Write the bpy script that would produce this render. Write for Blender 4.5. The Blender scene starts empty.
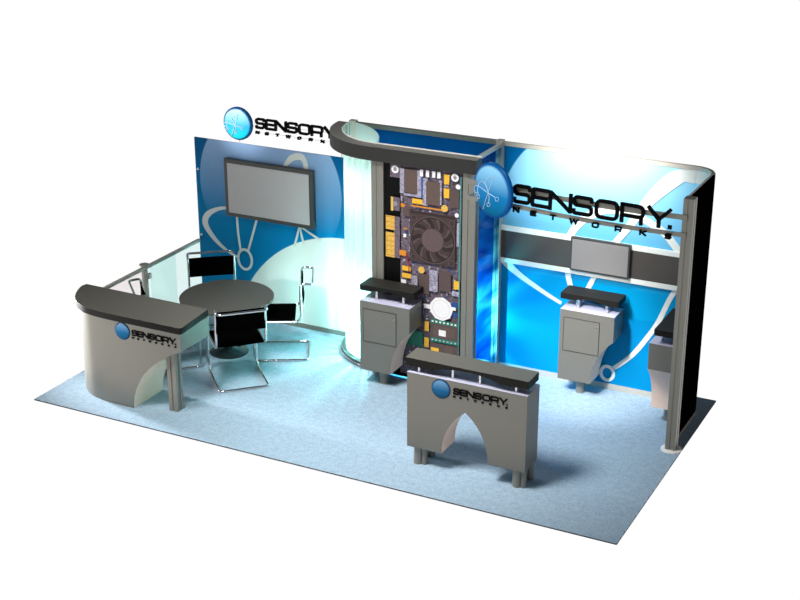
import bpy, bmesh, math, random
from mathutils import Vector, Matrix
random.seed(7)
C = bpy.context.scene.collection
PI = math.pi

# ------------------------------------------------------------------ materials
def lin(c):
    return tuple(((v / 255 / 12.92) if v / 255 <= 0.04045 else ((v / 255 + 0.055) / 1.055) ** 2.4) for v in c)

def mat(name, rgb, rough=0.5, metal=0.0, var=0.04, scale=30.0, bump=0.0, spec=0.5, stretch=(1, 1, 1), coat=0.0):
    """Principled with a faint procedural mottling of the base colour."""
    m = bpy.data.materials.new(name); m.use_nodes = True
    nt = m.node_tree; N = nt.nodes; L = nt.links
    b = N['Principled BSDF']
    c = lin(rgb)
    tc = N.new('ShaderNodeTexCoord'); mp = N.new('ShaderNodeMapping'); mp.inputs['Scale'].default_value = stretch
    nz = N.new('ShaderNodeTexNoise'); nz.inputs['Scale'].default_value = scale; nz.inputs['Detail'].default_value = 4
    L.new(tc.outputs['Object'], mp.inputs[0]); L.new(mp.outputs[0], nz.inputs['Vector'])
    r = N.new('ShaderNodeValToRGB')
    r.color_ramp.elements[0].position = 0.3; r.color_ramp.elements[1].position = 0.7
    r.color_ramp.elements[0].color = (*[v * (1 - var) for v in c], 1)
    r.color_ramp.elements[1].color = (*[min(1, v * (1 + var)) for v in c], 1)
    L.new(nz.outputs['Fac'], r.inputs[0]); L.new(r.outputs[0], b.inputs['Base Color'])
    b.inputs['Roughness'].default_value = rough; b.inputs['Metallic'].default_value = metal
    b.inputs['Specular IOR Level'].default_value = spec
    b.inputs['Coat Weight'].default_value = coat
    if bump:
        bp = N.new('ShaderNodeBump'); bp.inputs['Strength'].default_value = bump; bp.inputs['Distance'].default_value = 0.004
        L.new(nz.outputs['Fac'], bp.inputs['Height']); L.new(bp.outputs[0], b.inputs['Normal'])
    return m

M = {}
M['silver'] = mat('silver_paint', (112, 110, 103), 0.40, 0.3, 0.02, 60)
M['silver_curved'] = mat('satin_silver', (124, 122, 115), 0.36, 0.65, 0.02, 60)
M['bounce_tint'] = mat('beige_bounce_tint', (238, 208, 188), 0.6, 0, 0.03, 40)  # beige stands in for warm light bounced onto the curved undersides
M['alu'] = mat('brushed_aluminium', (126, 124, 116), 0.42, 0.25, 0.04, 40, stretch=(1, 1, 0.05))
M['cap'] = mat('lit_body_top', (188, 188, 212), 0.45, 0.0, 0.02, 40)  # lavender paints in the light on body tops beneath the slabs
M['partition'] = mat('pale_taupe_metal', (214, 206, 196), 0.5, 0, 0.03, 40)
M['frame'] = mat('pale_frame', (185, 182, 172), 0.45, 0.3, 0.03, 40)
M['chrome'] = mat('chrome', (215, 215, 215), 0.12, 1.0, 0.01, 20)
M['laminate'] = mat('grey_laminate', (96, 95, 88), 0.5, 0, 0.05, 120)
M['laminate_dark'] = mat('dark_laminate', (40, 39, 37), 0.6, 0, 0.05, 120, spec=0.15)
M['laminate_edge'] = mat('dark_edge', (26, 25, 23), 0.6, 0, 0.05, 120, spec=0.12)
M['black'] = mat('black_fabric', (4, 4, 4), 0.9, 0, 0.2, 200, bump=0.1, spec=0.0)
M['black_panel'] = mat('black_panel', (2, 2, 2), 0.9, 0, 0.2, 80, spec=0.0)
M['letter'] = mat('black_acrylic', (5, 5, 5), 0.5, 0, 0.1, 50, spec=0.05)
M['tv_frame'] = mat('tv_frame', (62, 62, 60), 0.45, 0, 0.05, 80)
M['tv_screen'] = mat('tv_screen', (188, 184, 184), 0.7, 0, 0.01, 10, spec=0.02)
M['slat'] = mat('dark_band', (66, 62, 58), 0.5, 0.1, 0.04, 60)
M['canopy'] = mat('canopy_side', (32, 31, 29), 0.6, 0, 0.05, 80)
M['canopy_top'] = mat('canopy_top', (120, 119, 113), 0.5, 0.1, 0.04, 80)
M['base_dark'] = mat('base_dark', (60, 62, 62), 0.4, 0.3, 0.05, 60)
M['white'] = mat('white_plate', (225, 225, 222), 0.4, 0, 0.02, 60)
M['line_white'] = mat('print_white', (214, 219, 214), 0.55, 0, 0.02, 20)
M['emblem'] = mat('pale_blue_print', (176, 208, 226), 0.5, 0, 0.02, 20)
M['table_base'] = mat('table_base', (75, 98, 102), 0.25, 0.7, 0.05, 20)
M['carpet_edge'] = mat('carpet_edge', (30, 32, 36), 0.9, 0, 0.1, 50)
M['gap'] = mat('door_gap', (48, 48, 45), 0.6, 0, 0.05, 50)

# carpet: blue-grey pile
def carpet_material():
    m = bpy.data.materials.new('blue_grey_carpet'); m.use_nodes = True
    nt = m.node_tree; N = nt.nodes; L = nt.links; b = N['Principled BSDF']
    tc = N.new('ShaderNodeTexCoord')
    n1 = N.new('ShaderNodeTexNoise'); n1.inputs['Scale'].default_value = 16; n1.inputs['Detail'].default_value = 5; n1.inputs['Roughness'].default_value = 0.75
    n2 = N.new('ShaderNodeTexNoise'); n2.inputs['Scale'].default_value = 60; n2.inputs['Detail'].default_value = 3
    L.new(tc.outputs['Object'], n1.inputs['Vector']); L.new(tc.outputs['Object'], n2.inputs['Vector'])
    mx = N.new('ShaderNodeMath'); mx.operation = 'ADD'; L.new(n1.outputs['Fac'], mx.inputs[0]); L.new(n2.outputs['Fac'], mx.inputs[1])
    r = N.new('ShaderNodeValToRGB')
    r.color_ramp.elements[0].position = 0.72; r.color_ramp.elements[1].position = 1.3 if False else 1.0
    hv = N.new('ShaderNodeMath'); hv.operation = 'MULTIPLY'; hv.inputs[1].default_value = 0.5
    r.color_ramp.elements[0].position = 0.34; r.color_ramp.elements[1].position = 0.66
    r.color_ramp.elements[0].color = (*lin((128, 152, 172)), 1); r.color_ramp.elements[1].color = (*lin((168, 190, 206)), 1)
    L.new(mx.outputs[0], hv.inputs[0]); L.new(hv.outputs[0], r.inputs[0]); L.new(r.outputs[0], b.inputs['Base Color'])
    b.inputs['Roughness'].default_value = 0.95; b.inputs['Specular IOR Level'].default_value = 0.1
    bp = N.new('ShaderNodeBump'); bp.inputs['Strength'].default_value = 0.25; bp.inputs['Distance'].default_value = 0.005
    L.new(n2.outputs['Fac'], bp.inputs['Height']); L.new(bp.outputs[0], b.inputs['Normal'])
    return m
M['carpet'] = carpet_material()

def glass_material(name, tint, white, opac, rough_gloss=0.1, ribs=0.0, translucent=0.5):
    """Tinted see-through sheet: part transparent, part milky body, thin gloss."""
    m = bpy.data.materials.new(name); m.use_nodes = True
    nt = m.node_tree; N = nt.nodes; L = nt.links
    for n in list(N):
        if n.type != 'OUTPUT_MATERIAL': N.remove(n)
    out = N['Material Output']
    tr = N.new('ShaderNodeBsdfTransparent'); tr.inputs[0].default_value = (*lin(tint), 1)
    df = N.new('ShaderNodeBsdfDiffuse'); df.inputs[0].default_value = (*lin(white), 1)
    tl = N.new('ShaderNodeBsdfTranslucent'); tl.inputs[0].default_value = (*lin(white), 1)
    body = N.new('ShaderNodeMixShader'); body.inputs[0].default_value = translucent
    L.new(df.outputs[0], body.inputs[1]); L.new(tl.outputs[0], body.inputs[2])
    mix = N.new('ShaderNodeMixShader'); mix.inputs[0].default_value = opac
    if ribs:
        tc = N.new('ShaderNodeTexCoord'); mp = N.new('ShaderNodeMapping'); mp.inputs['Scale'].default_value = (14, 14, 0.02)
        nz = N.new('ShaderNodeTexNoise'); nz.inputs['Scale'].default_value = 1.6; nz.inputs['Detail'].default_value = 3
        L.new(tc.outputs['Object'], mp.inputs[0]); L.new(mp.outputs[0], nz.inputs['Vector'])
        mr = N.new('ShaderNodeMapRange'); mr.inputs['From Min'].default_value = 0.4; mr.inputs['From Max'].default_value = 0.6
        mr.inputs['To Min'].default_value = opac - ribs; mr.inputs['To Max'].default_value = min(1, opac + ribs)
        L.new(nz.outputs['Fac'], mr.inputs['Value']); L.new(mr.outputs[0], mix.inputs[0])
    L.new(tr.outputs[0], mix.inputs[1]); L.new(body.outputs[0], mix.inputs[2])
    gl = N.new('ShaderNodeBsdfGlossy'); gl.inputs['Roughness'].default_value = rough_gloss
    fin = N.new('ShaderNodeMixShader'); fin.inputs[0].default_value = 0.05
    L.new(mix.outputs[0], fin.inputs[1]); L.new(gl.outputs[0], fin.inputs[2]); L.new(fin.outputs[0], out.inputs['Surface'])
    return m
M['glass_tower'] = glass_material('mint_frosted_acrylic', (238, 253, 249), (236, 247, 242), 0.62, 0.15, 0.33)
M['glass_back'] = glass_material('pale_frosted_acrylic', (240, 252, 249), (226, 236, 231), 0.88, 0.2)
M['glass_cyan'] = glass_material('cyan_glass', (246, 255, 254), (240, 252, 250), 0.03, 0.08)
M['glass_pink'] = glass_material('pale_glass', (252, 249, 249), (240, 234, 234), 0.03, 0.1)

def banded_glass():
    """clear side sheet with blotchy blue bands in the tint"""
    m = bpy.data.materials.new('blue_banded_glass'); m.use_nodes = True
    nt = m.node_tree; N = nt.nodes; L = nt.links
    for n in list(N):
        if n.type != 'OUTPUT_MATERIAL': N.remove(n)
    tc = N.new('ShaderNodeTexCoord'); mp = N.new('ShaderNodeMapping'); mp.inputs['Scale'].default_value = (1, 1.2, 5)
    nz = N.new('ShaderNodeTexNoise'); nz.inputs['Scale'].default_value = 1.3; nz.inputs['Detail'].default_value = 1.5
    L.new(tc.outputs['Object'], mp.inputs[0]); L.new(mp.outputs[0], nz.inputs['Vector'])
    r = N.new('ShaderNodeValToRGB'); e = r.color_ramp.elements
    e[0].position = .36; e[0].color = (*lin((105, 175, 215)), 1); e[1].position = .64; e[1].color = (*lin((240, 252, 255)), 1)
    L.new(nz.outputs['Fac'], r.inputs[0])
    tr = N.new('ShaderNodeBsdfTransparent'); L.new(r.outputs[0], tr.inputs[0])
    gl = N.new('ShaderNodeBsdfGlossy'); gl.inputs['Roughness'].default_value = .08
    mx = N.new('ShaderNodeMixShader'); mx.inputs[0].default_value = .03
    L.new(tr.outputs[0], mx.inputs[1]); L.new(gl.outputs[0], mx.inputs[2]); L.new(mx.outputs[0], N['Material Output'].inputs['Surface'])
    return m
M['glass_side'] = banded_glass()

def wall_print(name, cx, cz, r, halfseg, inside_top, inside_bot, out_top, out_bot, z0, z1, disc=None):
    """Printed backdrop: a big pale globe fading downwards on deep blue, all in object coordinates."""
    m = bpy.data.materials.new(name); m.use_nodes = True
    nt = m.node_tree; N = nt.nodes; L = nt.links; b = N['Principled BSDF']
    tc = N.new('ShaderNodeTexCoord'); sp = N.new('ShaderNodeSeparateXYZ'); L.new(tc.outputs['Object'], sp.inputs[0])
    def math_(op, a, b_=None, clamp=False):
        n = N.new('ShaderNodeMath'); n.operation = op; n.use_clamp = clamp
        for i, v in enumerate((a, b_)):
            if v is None: continue
            if isinstance(v, (int, float)): n.inputs[i].default_value = v
            else: L.new(v, n.inputs[i])
        return n.outputs[0]
    X, Z = sp.outputs['X'], sp.outputs['Z']
    dx = math_('SUBTRACT', X, cx)
    dx = math_('SUBTRACT', dx, math_('MINIMUM', math_('MAXIMUM', dx, 0.0), halfseg))
    dz = math_('SUBTRACT', Z, cz)
    d = math_('SQRT', math_('ADD', math_('MULTIPLY', dx, dx), math_('MULTIPLY', dz, dz)))
    inside = math_('MULTIPLY', math_('SUBTRACT', r + 0.006, d), 80.0, True)
    t = math_('DIVIDE', math_('SUBTRACT', Z, z0), z1 - z0, True)
    def ramp(lo, hi):
        mx = N.new('ShaderNodeMixRGB'); mx.inputs[1].default_value = (*lin(lo), 1); mx.inputs[2].default_value = (*lin(hi), 1)
        L.new(t, mx.inputs[0]); return mx.outputs[0]
    mx = N.new('ShaderNodeMixRGB'); L.new(inside, mx.inputs[0]); L.new(ramp(out_bot, out_top), mx.inputs[1]); L.new(ramp(inside_bot, inside_top), mx.inputs[2])
    col = mx.outputs[0]
    if disc:
        ex = math_('SUBTRACT', X, disc[0]); ez = math_('SUBTRACT', Z, disc[1])
        ex = math_('DIVIDE', ex, disc[2]); ez = math_('DIVIDE', ez, disc[3])
        dd = math_('SQRT', math_('ADD', math_('MULTIPLY', ex, ex), math_('MULTIPLY', ez, ez)))
        k = math_('MULTIPLY', math_('SUBTRACT', 1.003, dd), 150.0, True)
        m2 = N.new('ShaderNodeMixRGB'); L.new(k, m2.inputs[0]); L.new(col, m2.inputs[1]); m2.inputs[2].default_value = (*lin((226, 238, 232)), 1)
        col = m2.outputs[0]
    L.new(col, b.inputs['Base Color'])
    b.inputs['Roughness'].default_value = 0.5; b.inputs['Specular IOR Level'].default_value = 0.06
    return m

def globe_material(name, top, mid, bot, rim):
    """Printed button: dark rim, pale top fading to blue (in the disc's own coordinates)."""
    m = bpy.data.materials.new(name); m.use_nodes = True
    nt = m.node_tree; N = nt.nodes; L = nt.links; b = N['Principled BSDF']
    tc = N.new('ShaderNodeTexCoord'); sp = N.new('ShaderNodeSeparateXYZ'); L.new(tc.outputs['Object'], sp.inputs[0])
    r = N.new('ShaderNodeValToRGB'); e = r.color_ramp.elements
    e[0].position = 0.05; e[0].color = (*lin(bot), 1); e[1].position = 0.92; e[1].color = (*lin(top), 1)
    x = e.new(0.45); x.color = (*lin(mid), 1)
    mr = N.new('ShaderNodeMapRange'); mr.inputs['From Min'].default_value = -1; mr.inputs['From Max'].default_value = 1
    L.new(sp.outputs['Z'], mr.inputs['Value']); L.new(mr.outputs[0], r.inputs[0])
    # distance from the disc's axis
    cb = N.new('ShaderNodeCombineXYZ'); L.new(sp.outputs['X'], cb.inputs[0]); L.new(sp.outputs['Z'], cb.inputs[2])
    ln = N.new('ShaderNodeVectorMath'); ln.operation = 'LENGTH'; L.new(cb.outputs[0], ln.inputs[0])
    k = N.new('ShaderNodeMapRange'); k.inputs['From Min'].default_value = 0.84; k.inputs['From Max'].default_value = 0.93
    L.new(ln.outputs['Value'], k.inputs['Value'])
    mx = N.new('ShaderNodeMixRGB'); L.new(k.outputs[0], mx.inputs[0]); L.new(r.outputs[0], mx.inputs[1]); mx.inputs[2].default_value = (*lin(rim), 1)
    L.new(mx.outputs[0], b.inputs['Base Color'])
    b.inputs['Roughness'].default_value = 0.3; b.inputs['Specular IOR Level'].default_value = 0.12; b.inputs['Coat Weight'].default_value = 0.03
    return m
M['globe'] = globe_material('globe_blue', (136, 196, 228), (0, 114, 172), (0, 94, 132), (0, 78, 142))
M['globe_lit'] = globe_material('globe_lit', (190, 228, 248), (50, 185, 232), (0, 222, 240), (6, 70, 125))  # brighter copy of the globe, strong light painted into its cyan
M['globe_small'] = globe_material('globe_small', (95, 135, 170), (12, 88, 132), (0, 66, 100), (0, 45, 82))

# ------------------------------------------------------------------ mesh building
class MB:
    def __init__(self): self.bm = bmesh.new()
    def face(self, pts, mi=0, smooth=False):
        f = self.bm.faces.new([self.bm.verts.new(p) for p in pts]); f.material_index = mi; f.smooth = smooth; return f
    def box(self, x0, x1, y0, y1, z0, z1, mi=0, bevel=0.0):
        v = [self.bm.verts.new((x, y, z)) for z in (z0, z1) for y in (y0, y1) for x in (x0, x1)]
        fs = [self.bm.faces.new([v[i] for i in q]) for q in ((0, 2, 3, 1), (4, 5, 7, 6), (0, 1, 5, 4), (2, 6, 7, 3), (0, 4, 6, 2), (1, 3, 7, 5))]
        for f in fs: f.material_index = mi
        if bevel:
            es = list({e for f in fs for e in f.edges})
            r = bmesh.ops.bevel(self.bm, geom=es, offset=bevel, segments=2, affect='EDGES', profile=0.6)
            for f in r['faces']: f.material_index = mi
        return self
    def prism(self, pts, a, b, axis='z', mi=0, top=None, smooth=False):
        """extrude a closed 2D outline along an axis from a to b; top = material of the b-cap"""
        def P(p, h): return {'z': (p[0], p[1], h), 'y': (p[0], h, p[1]), 'x': (h, p[0], p[1])}[axis]
        lo = [self.bm.verts.new(P(p, a)) for p in pts]; hi = [self.bm.verts.new(P(p, b)) for p in pts]
        n = len(pts)
        for i in range(n):
            f = self.bm.faces.new((lo[i], lo[(i + 1) % n], hi[(i + 1) % n], hi[i])); f.material_index = mi; f.smooth = smooth
        f = self.bm.faces.new(lo[::-1]); f.material_index = mi
        f = self.bm.faces.new(hi); f.material_index = mi if top is None else top
        return self
    def cyl(self, c, r, z0, z1, n=24, mi=0, r1=None):
        r1 = r if r1 is None else r1
        lo = [self.bm.verts.new((c[0] + r * math.cos(2 * PI * i / n), c[1] + r * math.sin(2 * PI * i / n), z0)) for i in range(n)]
        hi = [self.bm.verts.new((c[0] + r1 * math.cos(2 * PI * i / n), c[1] + r1 * math.sin(2 * PI * i / n), z1)) for i in range(n)]
        for i in range(n):
            f = self.bm.faces.new((lo[i], lo[(i + 1) % n], hi[(i + 1) % n], hi[i])); f.smooth = True; f.material_index = mi
        for q in (lo[::-1], hi):
            f = self.bm.faces.new(q); f.material_index = mi
        return self
    def lathe(self, c, prof, n=40, mi=0):
        rings = []
        for r, z in prof:
            rings.append([self.bm.verts.new((c[0] + r * math.cos(2 * PI * i / n), c[1] + r * math.sin(2 * PI * i / n), z)) for i in range(n)])
        for a, b in zip(rings, rings[1:]):
            for i in range(n):
                f = self.bm.faces.new((a[i], a[(i + 1) % n], b[(i + 1) % n], b[i])); f.smooth = True; f.material_index = mi
        for q in (rings[0][::-1], rings[-1]):
            f = self.bm.faces.new(q); f.material_index = mi
        return self
    def tube(self, pts, r, n=10, closed=False, mi=0):
        pts = [Vector(p) for p in pts]; k = len(pts); rings = []
        up = None
        for i, p in enumerate(pts):
            a = pts[i - 1] if (i or closed) else p; b = pts[(i + 1) % k] if (i < k - 1 or closed) else p
            t = (b - a).normalized()
            if up is None:
                up = t.orthogonal().normalized()
            up = (up - t * up.dot(t)); up = up.normalized() if up.length > 1e-6 else t.orthogonal().normalized()
            s = t.cross(up)
            rings.append([self.bm.verts.new(p + (up * math.cos(2 * PI * j / n) + s * math.sin(2 * PI * j / n)) * r) for j in range(n)])
        for i in range(k if closed else k - 1):
            a, b = rings[i], rings[(i + 1) % k]
            off = 0
            if closed and i == k - 1:
                off = min(range(n), key=lambda o: (a[0].co - b[o].co).length)
            for j in range(n):
                f = self.bm.faces.new((a[j], a[(j + 1) % n], b[(j + 1 + off) % n], b[(j + off) % n])); f.smooth = True; f.material_index = mi
        if not closed:
            self.bm.faces.new(rings[0][::-1]).material_index = mi; self.bm.faces.new(rings[-1]).material_index = mi
        return self
    def ribbon(self, pts, t, y0, y1, closed=False, mi=0, back=True):
        """constant or varying width stroke in the xz plane, from depth y0 (front) to y1"""
        k = len(pts); P = [Vector(p) for p in pts]; W = t if isinstance(t, (list, tuple)) else [t] * k
        Ls, Rs = [], []
        for i in range(k):
            a = P[i - 1] if (i or closed) else P[i]; b = P[(i + 1) % k] if (i < k - 1 or closed) else P[i]
            d1 = (P[i] - a).normalized() if (P[i] - a).length > 1e-9 else (b - P[i]).normalized()
            d2 = (b - P[i]).normalized() if (b - P[i]).length > 1e-9 else d1
            n1 = Vector((-d1.y, d1.x)); n2 = Vector((-d2.y, d2.x)); n = (n1 + n2)
            n = n.normalized() if n.length > 1e-6 else n1
            m = W[i] / 2 / max(0.35, n.dot(n1))
            Ls.append(P[i] + n * m); Rs.append(P[i] - n * m)
        def V(p, y): return self.bm.verts.new((p.x, y, p.y))
        lf = [V(p, y0) for p in Ls]; rf = [V(p, y0) for p in Rs]
        lb = [V(p, y1) for p in Ls]; rb = [V(p, y1) for p in Rs]
        for i in range(k if closed else k - 1):
            j = (i + 1) % k
            for q in ((lf[i], rf[i], rf[j], lf[j]), (lb[j], rb[j], rb[i], lb[i]), (lf[j], lb[j], lb[i], lf[i]), (rf[i], rb[i], rb[j], rf[j])):
                self.bm.faces.new(q).material_index = mi
        if not closed:
            for i in (0, k - 1):
                self.bm.faces.new((lf[i], lb[i], rb[i], rf[i])).material_index = mi
        return self
    def build(self, name, mats, parent=None, loc=None, bevel=0.0):
        bmesh.ops.recalc_face_normals(self.bm, faces=self.bm.faces)
        for e in self.bm.edges:      # crisp edges wherever a flat face or a sharp turn meets
            lf = e.link_faces
            if len(lf) == 2 and (not (lf[0].smooth and lf[1].smooth) or lf[0].normal.angle(lf[1].normal, 0) > .7): e.smooth = False
        me = bpy.data.meshes.new(name); self.bm.to_mesh(me); self.bm.free()
        for m in (mats if isinstance(mats, (list, tuple)) else [mats]): me.materials.append(m)
        o = bpy.data.objects.new(name, me); C.objects.link(o)
        if parent is not None: o.parent = parent
        if loc: o.location = loc
        if bevel:
            md = o.modifiers.new('edge', 'BEVEL'); md.width = bevel; md.segments = 2; md.limit_method = 'ANGLE'; md.angle_limit = math.radians(50)
        return o

def thing(name, label, cat, loc=(0, 0, 0), rz=0.0, group=None):
    o = bpy.data.objects.new(name, None); C.objects.link(o); o.empty_display_size = 0.1
    o.location = loc; o.rotation_euler = (0, 0, rz); o['label'] = label; o['category'] = cat
    if group: o['group'] = group
    return o
def tag(o, label, cat, group=None):
    o['label'] = label; o['category'] = cat
    if group: o['group'] = group
    return o
def dup(root, label, loc, rz, scale=1.0):
    c = root.copy(); C.objects.link(c); c.location = loc; c.rotation_euler = (0, 0, rz); c.scale = (scale,) * 3; c['label'] = label
    for ch in root.children:
        d = ch.copy(); C.objects.link(d); d.parent = c
        for g in ch.children:
            e = g.copy(); C.objects.link(e); e.parent = d
    return c
def smooth_pts(pts, n=8, closed=False):
    """Catmull-Rom through tuples of any length"""
    k = len(pts); out = []
    for i in range(k if closed else k - 1):
        p = [pts[(i + j - 1) % k] if closed else pts[min(max(i + j - 1, 0), k - 1)] for j in range(4)]
        for s in range(n):
            t = s / n
            out.append(tuple(0.5 * (2 * p[1][a] + (p[2][a] - p[0][a]) * t + (2 * p[0][a] - 5 * p[1][a] + 4 * p[2][a] - p[3][a]) * t * t + (3 * p[1][a] - p[0][a] - 3 * p[2][a] + p[3][a]) * t ** 3) for a in range(len(pts[0]))))
    if not closed: out.append(tuple(pts[-1]))
    return out
def rounded(pts, r, n=5, closed=False):
    out = []; k = len(pts)
    for i in range(k):
        if not closed and i in (0, k - 1): out.append(tuple(pts[i])); continue
        a, p, b = Vector(pts[i - 1]), Vector(pts[i]), Vector(pts[(i + 1) % k])
        d1, d2 = (a - p), (b - p); rr = min(r, d1.length * 0.49, d2.length * 0.49)
        s, e = p + d1.normalized() * rr, p + d2.normalized() * rr
        for j in range(n + 1):
            t = j / n
            out.append(tuple(s * (1 - t) ** 2 + p * (2 * t * (1 - t)) + e * t * t))
    return out
def arc(c, r, a0, a1, n=24, ry=None):
    ry = r if ry is None else ry
    return [(c[0] + r * math.cos(a0 + (a1 - a0) * i / n), c[1] + ry * math.sin(a0 + (a1 - a0) * i / n)) for i in range(n + 1)]
def ogive(x0, z0, x1, z1, n=16, th=math.radians(56)):
    """curved cut that leaves (x0,z0) steeply and flattens towards (x1,z1)"""
    return [(x0 + (x1 - x0) * (1 - math.cos(th * i / n)) / (1 - math.cos(th)), z0 + (z1 - z0) * math.sin(th * i / n) / math.sin(th)) for i in range(n + 1)]

# ------------------------------------------------------------------ extended block lettering
def glyph(ch, w, h, t):
    a, b, x, m = t / 2, h - t / 2, w - t / 2, h / 2; r = 0.26 * h
    if ch == 'S': return [(rounded([(x, 0.7 * h), (x, b), (a, b), (a, m), (x, m), (x, a), (a, a), (a, 0.3 * h)], r), False)]
    if ch == 'E': return [(rounded([(w, b), (a, b), (a, a), (w, a)], r * 0.25), False), ([(a, m), (w * 0.94, m)], False)]
    if ch == 'N': return [([(a, 0), (a, h)], False), ([(a * 1.3, h - a * .9), (w - a * 1.3, a * .9)], False), ([(x, 0), (x, h)], False)]
    if ch == 'O': return [(rounded([(a, a), (x, a), (x, b), (a, b)], r, closed=True), True)]
    if ch == 'R': return [([(a, 0), (a, h)], False), (rounded([(a, b), (x, b), (x, 0.38 * h), (a, 0.38 * h)], r * 1.1), False), ([(x - 0.55 * t, 0.38 * h), (x - 0.55 * t, 0)], False)]
    if ch == 'Y': return [([(a * 0.9, h), (w / 2, 0.4 * h), (w - a * 0.9, h)], False), ([(w / 2, 0.45 * h), (w / 2, 0)], False)]
    if ch == 'T': return [([(0, b), (w, b)], False), ([(w / 2, b), (w / 2, 0)], False)]
    if ch == 'W': return [([(a, h), (w * 0.27, a), (w / 2, 0.85 * h), (w * 0.73, a), (x, h)], False)]
    if ch == 'K': return [([(a, 0), (a, h)], False), ([(x, b), (a, m * 0.9)], False), ([(w * 0.35, m), (x, 0)], False)]
    if ch == '.': return [([(0, h * 0.1), (w, h * 0.1)], False)]
# (char, x, width) at full sign size; x measured from the first S
BIG = [('S', 0, .186), ('E', .192, .182), ('N', .376, .232), ('S', .612, .203), ('O', .83, .23), ('R', 1.069, .232), ('Y', 1.302, .244), ('.', 1.508, .034)]
SMALL = [('N', .002, .064), ('E', .187, .06), ('T', .393, .06), ('W', .588, .09), ('O', .812, .066), ('R', 1.03, .066), ('K', 1.257, .07), ('S', 1.486, .06)]
HB, TB, HS, TS, DS = .184, .032, .05, .0125, -.092
def lettering(parent, x0, z0, y, s, depth, mode, bold=1.0, bow=None):
    """mode 'each': one mesh per letter; 'one': a single mesh of all the lettering (a mark on a counter)"""
    if mode == 'one': mb = MB()
    for row, hh, tt, dz, nm in ((BIG, HB, TB, 0, 'letter'), (SMALL, HS, TS, DS, 'small_letter')):
        for ch, lx, w in row:
            g = mb if mode == 'one' else MB()
            dy = bow(x0 + (lx + w / 2) * s) if bow else 0
            for pts, cl in glyph(ch, w, hh, tt * bold):
                th = .036 if ch == '.' else tt * bold
                g.ribbon([(x0 + (lx + p[0]) * s, z0 + (dz + p[1]) * s) for p in pts], th * s, y + dy, y + dy + depth, cl)
            if mode != 'one': g.build(nm, M['letter'], parent)
    if mode == 'one': return mb.build('logo_lettering', M['letter'], parent)

def globe(parent, name, c, r, m, rot=0.0, bulge=0.22, thick=0.12, emblem=True, line=0.022):
    """domed button of unit size in its own coordinates, facing -y"""
    mb = MB(); n = 56; rings = []
    prof = [(1.0, thick), (1.0, 0.0), (0.985, -0.05)] + [(math.cos(a), -0.05 - bulge * math.sin(a)) for a in [PI / 2 * i / 8 for i in range(1, 8)]]
    prof = [(1.0, thick), (1.0, 0.0)] + [(0.99 * math.cos(a), -bulge * math.sin(a)) for a in [PI / 2 * i / 9 for i in range(1, 9)]]
    for rr, y in prof: rings.append([mb.bm.verts.new((rr * math.cos(2 * PI * i / n), y, rr * math.sin(2 * PI * i / n))) for i in range(n)])
    for a, b in zip(rings, rings[1:]):
        for i in range(n):
            f = mb.bm.faces.new((a[i], a[(i + 1) % n], b[(i + 1) % n], b[i])); f.smooth = True
    mb.bm.faces.new(rings[0][::-1]); f = mb.bm.faces.new(rings[-1]); f.smooth = True
    o = mb.build(name, m, parent); o.location = c; o.scale = (r,) * 3; o.rotation_euler = (0, 0, rot)
    if emblem:
        def P(a, b):
            u = (a - 187) / 152; v = -(b - 320 - .39 * (a - 187)) / 215
            return (u, -bulge * math.sqrt(max(0, 1 - u * u - v * v)) - 0.012, v)
        g = MB()
        for k in ([(92, 345), (85, 300), (95, 258), (115, 243), (140, 247), (162, 280), (180, 330)],
                  [(60, 330), (47, 295), (55, 275), (80, 272), (120, 290), (175, 330), (236, 370)],
                  [(128, 460), (155, 395), (180, 320), (200, 250), (206, 212), (195, 202), (165, 222), (140, 255)],
                  [(180, 330), (187, 375), (180, 415)]):
            g.tube([P(*q) for q in smooth_pts(k, 5)], line, 6)
        for q in ((92, 360), (248, 385), (64, 338), (179, 425)):
            g.tube([P(q[0] + 13 * math.cos(a), q[1] + 16 * math.sin(a)) for a in [2 * PI * i / 14 for i in range(14)]], line * .8, 6, True)
        g.build('emblem', M['emblem'], o)
    return o

# ------------------------------------------------------------------ carpet
mb = MB(); mb.box(0, 6.096, 0, 3.048, -0.012, 0, 1)
for f in mb.bm.faces:
    if f.normal.z > 0.9 or f.calc_center_median().z > -0.001: f.material_index = 0
carpet = tag(mb.build('carpet', [M['carpet'], M['carpet_edge']]), 'blue grey rectangular carpet with a dark edge under the whole stand', 'carpet')

# ------------------------------------------------------------------ low backdrop wall on the left
YW = 2.823
M['print_left'] = wall_print('print_left', 1.07, 1.57, .905, 0, (146, 176, 214), (0, 122, 176), (0, 86, 140), (0, 120, 174), 1.15, 2.05, disc=(2.03, -.335, 1.47, 1.47))
lw = thing('backdrop_wall', 'low blue graphic wall with pale globe print behind the round table', 'wall', (1.05, YW, 0))
def W(parent): return (-parent.location.x, -parent.location.y, 0)
mb = MB(); mb.box(.113, 2.06, YW, YW + .018, .05, 2.037)
mb.build('graphic_panel', M['print_left'], lw, W(lw))
mb = MB(); mb.box(.113, 2.06, YW - .012, YW + .045, 0, .052)
mb.build('bottom_rail', M['alu'], lw, W(lw))
SK = [0]
def stroke(mb, pts, y=YW - .003, n=8):
    SK[0] += 1; y -= .0007 * (SK[0] % 8)
    q = smooth_pts(pts, n); mb.ribbon([(a, b) for a, b, _ in q], [c for _, _, c in q], y, y + .004)
def ring(mb, x, z, rx, rz, t, y=YW - .0095):
    mb.ribbon([(x + rx * math.cos(a), z + rz * math.sin(a)) for a in [2 * PI * i / 36 for i in range(36)]], t, y, y + .004, True)
mb = MB()
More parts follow.
